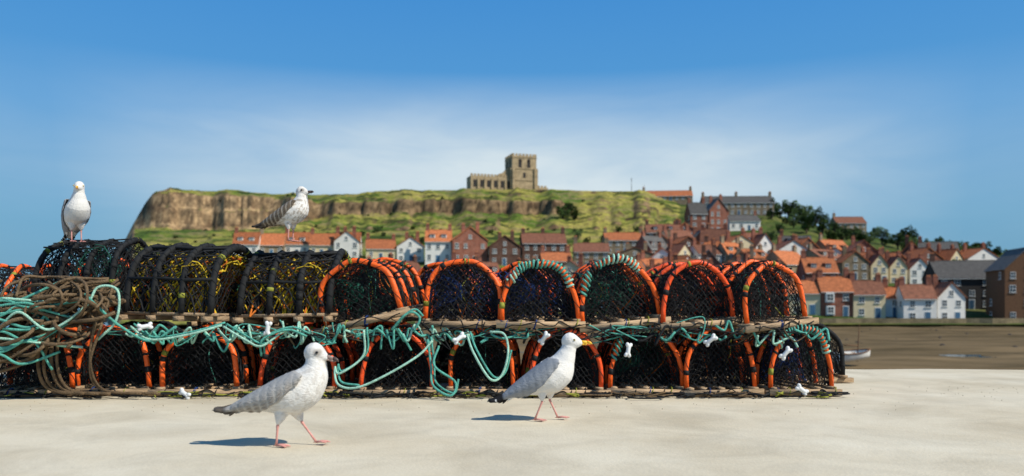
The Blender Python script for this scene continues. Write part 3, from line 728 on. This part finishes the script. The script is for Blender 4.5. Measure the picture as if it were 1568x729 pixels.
def loft(g, rings, mi=0, sides=20):
    b = len(g.v)
    for c, t_, h, w in rings:
        yv = Vector((0, 1, 0)); n_ = yv.cross(t_).normalized()*-1
        side_ = t_.cross(n_).normalized()
        for k in range(sides):
            a = 2*pi*k/sides; q = c+n_*(h*sin(a))+side_*(w*cos(a)); g.v.append((q.x, q.y, q.z))
    for i in range(len(rings)-1):
        for k in range(sides):
            a = b+i*sides+k; c = b+i*sides+(k+1) % sides; g.f.append((a, c, c+sides, a+sides)); g.m.append(mi)
    g.f.append(tuple(b+k for k in range(sides))[::-1]); g.m.append(mi)
    e = b+(len(rings)-1)*sides; g.f.append(tuple(e+k for k in range(sides))); g.m.append(mi)
def gull(loc, yaw, sc, pitch, neck, head, hyaw, hpitch, legs, pal, name):
    emp = bpy.data.objects.new(name, None); S.collection.objects.link(emp); emp.location = loc; emp.rotation_euler = (0, 0, yaw); emp.scale = (sc,)*3
    pr = radians(pitch); piv = Vector((0, 0, .2))
    def rp(x, y, z):
        dx = x; dz = z-.2; return Vector((dx*cos(pr)-dz*sin(pr), y, .2+dx*sin(pr)+dz*cos(pr)))
    g = G()
    C = [(rp(x, 0, z), h, w) for x, z, h, w in RINGS]+[(Vector((x, 0, z)), h, w) for x, z, h, w in neck]
    fine = []; pts = catmull([c[0] for c in C], 4)
    for i in range(len(C)-1):
        for k in range(4):
            t_ = k/4; fine.append((lerp(C[i][1], C[i+1][1], t_), lerp(C[i][2], C[i+1][2], t_)))
    fine.append(C[-1][1:])
    rings = []
    for i, p in enumerate(pts):
        tg = (pts[min(i+1, len(pts)-1)]-pts[max(0, i-1)]).normalized(); rings.append((p, tg, fine[i][0], fine[i][1]))
    loft(g, rings)
    HT = Matrix.Translation(Vector((head[0], 0, head[1]))) @ Matrix.Rotation(hyaw, 4, 'Z') @ Matrix.Rotation(-hpitch, 4, 'Y')
    hr = [(-.048, .0, .012), (-.041, .001, .027), (-.025, .002, .040), (-.005, .003, .0455), (.015, .001, .042), (.032, -.003, .033), (.046, -.007, .022), (.056, -.009, .014), (.062, -.010, .009)]
    gh = G(); loft(gh, [(Vector((x, 0, z)), Vector((1, 0, 0)), r, r*.86) for x, z, r in hr], 0, 20)
    b = len(g.v); g.v += [tuple(HT @ Vector(v)) for v in gh.v]; g.f += [tuple(b+i for i in f) for f in gh.f]; g.m += gh.m
    for (hx, hz, kx, kz, fx, fz, y, lift) in legs:
        g.tube([(hx, y*.8, hz+.03), (hx, y*.9, hz), (lerp(hx, kx, .55), y, lerp(hz, kz, .55)), (lerp(hx, kx, .9), y, lerp(hz, kz, .9))], [.036, .031, .018, .008], 0, 12)
    tmp = add('tmp', g.mesh('tmp', ['feather']))
    md = tmp.modifiers.new('r', 'REMESH'); md.mode = 'VOXEL'; md.voxel_size = .0035
    ms = tmp.modifiers.new('s', 'SMOOTH'); ms.iterations = 8; ms.factor = .5
    bpy.context.view_layer.update(); dg = bpy.context.evaluated_depsgraph_get()
    me = bpy.data.meshes.new_from_object(tmp.evaluated_get(dg)); bpy.data.objects.remove(tmp)
    me.polygons.foreach_set('use_smooth', [True]*len(me.polygons))
    cs = []; hc = Vector((head[0], 0, head[1])); HI = HT.inverted()
    for v in me.vertices:
        c = v.co; l = c-piv; bx = l.x*cos(pr)+l.z*sin(pr); dh = (c-hc).length
        col = Vector((.78, .765, .73))
        st_ = noise.fractal(Vector((c.x*45, c.y*90, c.z*45)), 1., 2., 3)
        if pal != 'adult':
            k = sst(-.05, .35, st_)*(.65 if pal == 'juv' else .25); col = col.lerp(Vector((.34, .27, .20)), k*(1 if dh > .08 else (.9 if pal == 'sub' else .3)))
            if dh < .06:
                hp = HI @ c; e = (Vector((hp.x-.024, 0, hp.z-.008))).length; col = col.lerp(Vector((.22, .18, .14)), .65*(1-sst(.008, .024, e)))
            if bx < -.2: col = col.lerp(Vector((.10, .08, .065)), .85*sst(-.22, -.25, bx))
        else:
            col = col.lerp(Vector((.60, .60, .60)), .15*sst(0, .4, st_))
        cs += [col.x, col.y, col.z, 1.]
    ca = me.color_attributes.new('Col', 'FLOAT_COLOR', 'POINT'); ca.data.foreach_set('color', cs)
    add('body', me, parent=emp)
    def prof(x):
        return (interp([(r[0], r[1]) for r in RINGS], x), interp([(r[0], r[2]) for r in RINGS], x), interp([(r[0], r[3]) for r in RINGS], x))
    for sd_ in (-1, 1):
        g = G(); cols = []; ns, nt_ = 96, 36
        for i in range(ns+1):
            s = i/ns; x = lerp(.088, -.315, s)
            zc, h, w = prof(x)
            topz = zc+h*interp([(0, .55), (.12, .96), (.3, 1.03), (.6, 1.08), (1, 1.)], s)
            hg = interp([(0, .012), (.05, .05), (.15, .088), (.3, .108), (.45, .106), (.6, .080), (.75, .048), (.9, .022), (1, .004)], s)
            if s > .7: topz = lerp(topz, .168, sst(.7, 1, s))
            for j in range(nt_+1):
                t_ = j/nt_; sc_ = .006*abs(sin(s*26+t_*3))*t_**3
                z = topz-hg*t_+sc_
                q = clamp((z-zc)/max(h, .006), -1, 1); y = w*sqrt(max(0, 1-q*q))
                y = max(y, .006+.016*t_) if s > .6 else y
                y = lerp(y, min(y, .022+.01*t_), sst(.6, .9, s))+.004+.008*sin(pi*min(1, t_*1.15))*(1-s*.4)
                if j == 0: y *= .4
                fx = s*11; row = int(fx); a = fx-row; fy = t_*6+.5*(row % 2)+.3*noise.noise(Vector((s*5, t_*5, sd_))); bb = (fy % 1)-.5
                edge = sst(.60, .85, a+1.4*bb*bb); nn = noise.fractal(Vector((x*60, z*60, sd_*3)), 1., 2., 3)
                y += (.0012 if pal == 'adult' else .0024)*(1-edge)*(.4+a)
                v = rp(x, sd_*y, z); g.v.append(tuple(v))
                if pal == 'adult':
                    c = Vector((.29, .31, .34))*(1-.08*edge+.08*nn)
                    if s > .63 and t_ > 1-(s-.5)*1.3: c = c.lerp(Vector((.8, .8, .8)), sst(.63, .66, s))
                    c = c.lerp(Vector((.015, .015, .017)), sst(.78, .81, s))
                    if abs(s-.90) < .012 and t_ > .3: c = Vector((.7, .7, .7))
                elif pal == 'sub':
                    c = Vector((.38, .375, .365))*(1+.12*nn); bw = clamp(t_*1.1+s*.5-.5)
                    c = c.lerp(Vector((.31, .26, .20)), .7*bw); c = c.lerp(Vector((.62, .60, .55)), .5*edge*(.3+bw))
                    c = c.lerp(Vector((.17, .13, .10)), .6*(1-sst(.12, .32, abs(bb)+abs(a-.35)*.7))*sst(.25, .6, bw+nn*.5))
                    c = c.lerp(Vector((.10, .085, .07)), sst(.82, .90, s))
                else:
                    c = Vector((.16, .125, .09)); c = c.lerp(Vector((.52, .45, .36)), .75*edge); c = c.lerp(Vector((.08, .06, .045)), .7*sst(.05, .4, nn)*(1-edge)); c = c.lerp(Vector((.05, .04, .035)), sst(.74, .8, s))
                cols.append(c)
        for i in range(ns):
            for j in range(nt_):
                a = i*(nt_+1)+j; q = (a, a+1, a+nt_+2, a+nt_+1); g.f.append(q if sd_ < 0 else q[::-1]); g.m.append(0)
        o = add('wing', g.mesh('wing', ['wingf'], True, cols), parent=emp); so_ = o.modifiers.new('t', 'SOLIDIFY'); so_.thickness = .006; so_.offset = -1
        g = G(); cols = []
        for k in range(5):
            x0_ = -.16-.012*k; x1_ = -.325+.020*k; yy = sd_*(.020+.004*k); z0 = .185-.004*k; z1 = .162-.006*k
            n0 = len(g.v); m_ = 12
            for i in range(m_+1):
                t_ = i/m_; x = lerp(x0_, x1_, t_); z = lerp(z0, z1, t_); hw = .010*(1-t_**3)+.0008
                for dz in (1, -1):
                    g.v.append(tuple(rp(x, yy+sd_*.002*dz, z+dz*hw)))
                    cc = (.016, .015, .015) if pal == 'adult' else (.12, .10, .08)
                    if pal == 'adult' and t_ > .96: cc = (.5, .5, .5)
                    if pal != 'adult' and t_ > .93: cc = (.4, .36, .3)
                    cols.append(cc)
            for i in range(m_):
                a = n0+i*2; g.f.append((a, a+1, a+3, a+2)); g.m.append(0)
        o = add('primary_feathers', g.mesh('primaries', ['wingf'], True, cols), parent=emp); so_ = o.modifiers.new('t', 'SOLIDIFY'); so_.thickness = .002
    g = G(); bm = {'adult': 'ybill', 'sub': 'pbill', 'juv': 'dbill'}[pal]; tipm = {'adult': 'ybill', 'sub': 'dbill', 'juv': 'dbill'}[pal]
    def bl(rs, m_): loft(g, [(Vector((x, 0, z)), Vector((1, 0, 0)), h, w) for x, z, h, w in rs], m_, 12)
    bl([(.050, -.005, .0095, .0085), (.066, -.006, .0085, .0068), (.085, -.0075, .0075, .0055)], 0)
    bl([(.085, -.0075, .0075, .0055), (.098, -.009, .0065, .0045), (.106, -.0125, .0055, .0035), (.111, -.018, .003, .0018)], 1)
    bl([(.050, -.0165, .0055, .0075), (.070, -.017, .0048, .006)], 0)
    bl([(.070, -.017, .0048, .006), (.088, -.0185, .0052, .0048)], 0); bl([(.088, -.0185, .0052, .0049), (.098, -.0175, .004, .0035), (.105, -.0155, .002, .002)], 1)
    if pal == 'adult': bl([(.084, -.0195, .0050, .0055), (.093, -.0195, .0048, .0052)], 2)
    me = g.mesh('bill', [bm, tipm, 'rspot'], True); me.transform(HT); add('bill', me, parent=emp)
    for sd_ in (-1, 1):
        g = G(); c = Vector((.022, sd_*.0335, .009)); dirv = Vector((.12, sd_, .05)).normalized(); r = .0062
        g.tube([c-dirv*.002, c+dirv*.0015, c+dirv*.004, c+dirv*.0052], [r, r, r*.75, r*.3], 0, 12)
        if pal == 'adult': g.tube([c+dirv*.0046, c+dirv*.0058], [r*.6, r*.3], 1, 10)
        me = g.mesh('eye', ['eyey' if pal == 'adult' else 'eyed', 'eyed'], True); me.transform(HT); add('eye', me, parent=emp)
    for (hx, hz, kx, kz, fx, fz, y, lift) in legs:
        g = G(); kp = Vector((kx, y, kz)); fp = Vector((fx, y, fz+.006)); hp = Vector((hx, y*.9, hz))
        g.tube([hp.lerp(kp, .6), hp.lerp(kp, .9), kp, kp.lerp(fp, .12), kp.lerp(fp, .6), fp], [.006, .006, .0072, .0052, .0046, .0058], 0, 10)
        toes = []
        for an, ln in ((-.42, .050), (0., .058), (.42, .048)):
            e = Vector((fx+ln*cos(an)*cos(lift), y+ln*sin(an), fz+.004+ln*sin(lift)*.6)); m1 = fp.lerp(e, .5)+Vector((0, 0, .0025))
            g.tube([fp, m1, e, e+Vector((.006, 0, -.002))], [.0052, .0042, .0032, .0008], 0, 7); toes.append((m1, e))
        for (a1, a2), (b1, b2) in zip(toes, toes[1:]):
            mid = (a2+b2)/2*.86+fp*.14
            g.poly([fp, a1, b1], 0); g.poly([a1, a2*.97+fp*.03, mid, b1], 0); g.poly([mid, b2*.97+fp*.03, b1], 0)
        g.tube([fp, fp+Vector((-.014, 0, -.002))], [.004, .0012], 0, 6)
        add('leg', g.mesh('leg', ['pink'], True), parent=emp)
    return emp
def gp(px, py): d = CH*F/(py-HY); return Vector(((px-CX)/F*d, d, 0))
gull(gp(440, 682), radians(-4), 1., 2, [(.112, .300, .068, .064), (.124, .345, .047, .044), (.122, .375, .040, .038)], (.122, .395), radians(-8), radians(-8),
     [(-.015, .14, -.030, .088, -.036, 0, -.034, 0), (.030, .14, .052, .095, .115, .004, .036, .12)], 'sub', 'juvenile_herring_gull')
gull(gp(836, 643), radians(-3), 1., 12, [(.096, .318, .058, .056), (.116, .365, .041, .039), (.124, .392, .037, .035)], (.130, .412), radians(-6), radians(3),
     [(-.02, .15, -.020, .098, -.058, 0, -.034, 0), (.022, .15, .020, .10, .062, .003, .036, .1)], 'adult', 'adult_herring_gull')
gull(P(117, 371, 5.78), radians(-48), .92, 24, [(.068, .340, .058, .056), (.076, .382, .043, .041), (.078, .41, .040, .038)], (.082, .425), radians(-25), radians(0),
     [(0, .14, -.004, .09, .005, 0, -.034, 0), (.005, .14, .0, .09, .008, 0, .034, 0)], 'adult', 'adult_herring_gull')
gull(P(444, 370, 5.55), radians(-8), .88, 8, [(.090, .312, .060, .058), (.098, .348, .045, .043), (.098, .372, .041, .039)], (.098, .390), radians(-12), radians(6),
     [(-.0, .14, .004, .088, .0, 0, -.034, 0), (.01, .14, .012, .088, .01, 0, .034, 0)], 'juv', 'juvenile_herring_gull')
print('objects', len(bpy.data.objects))
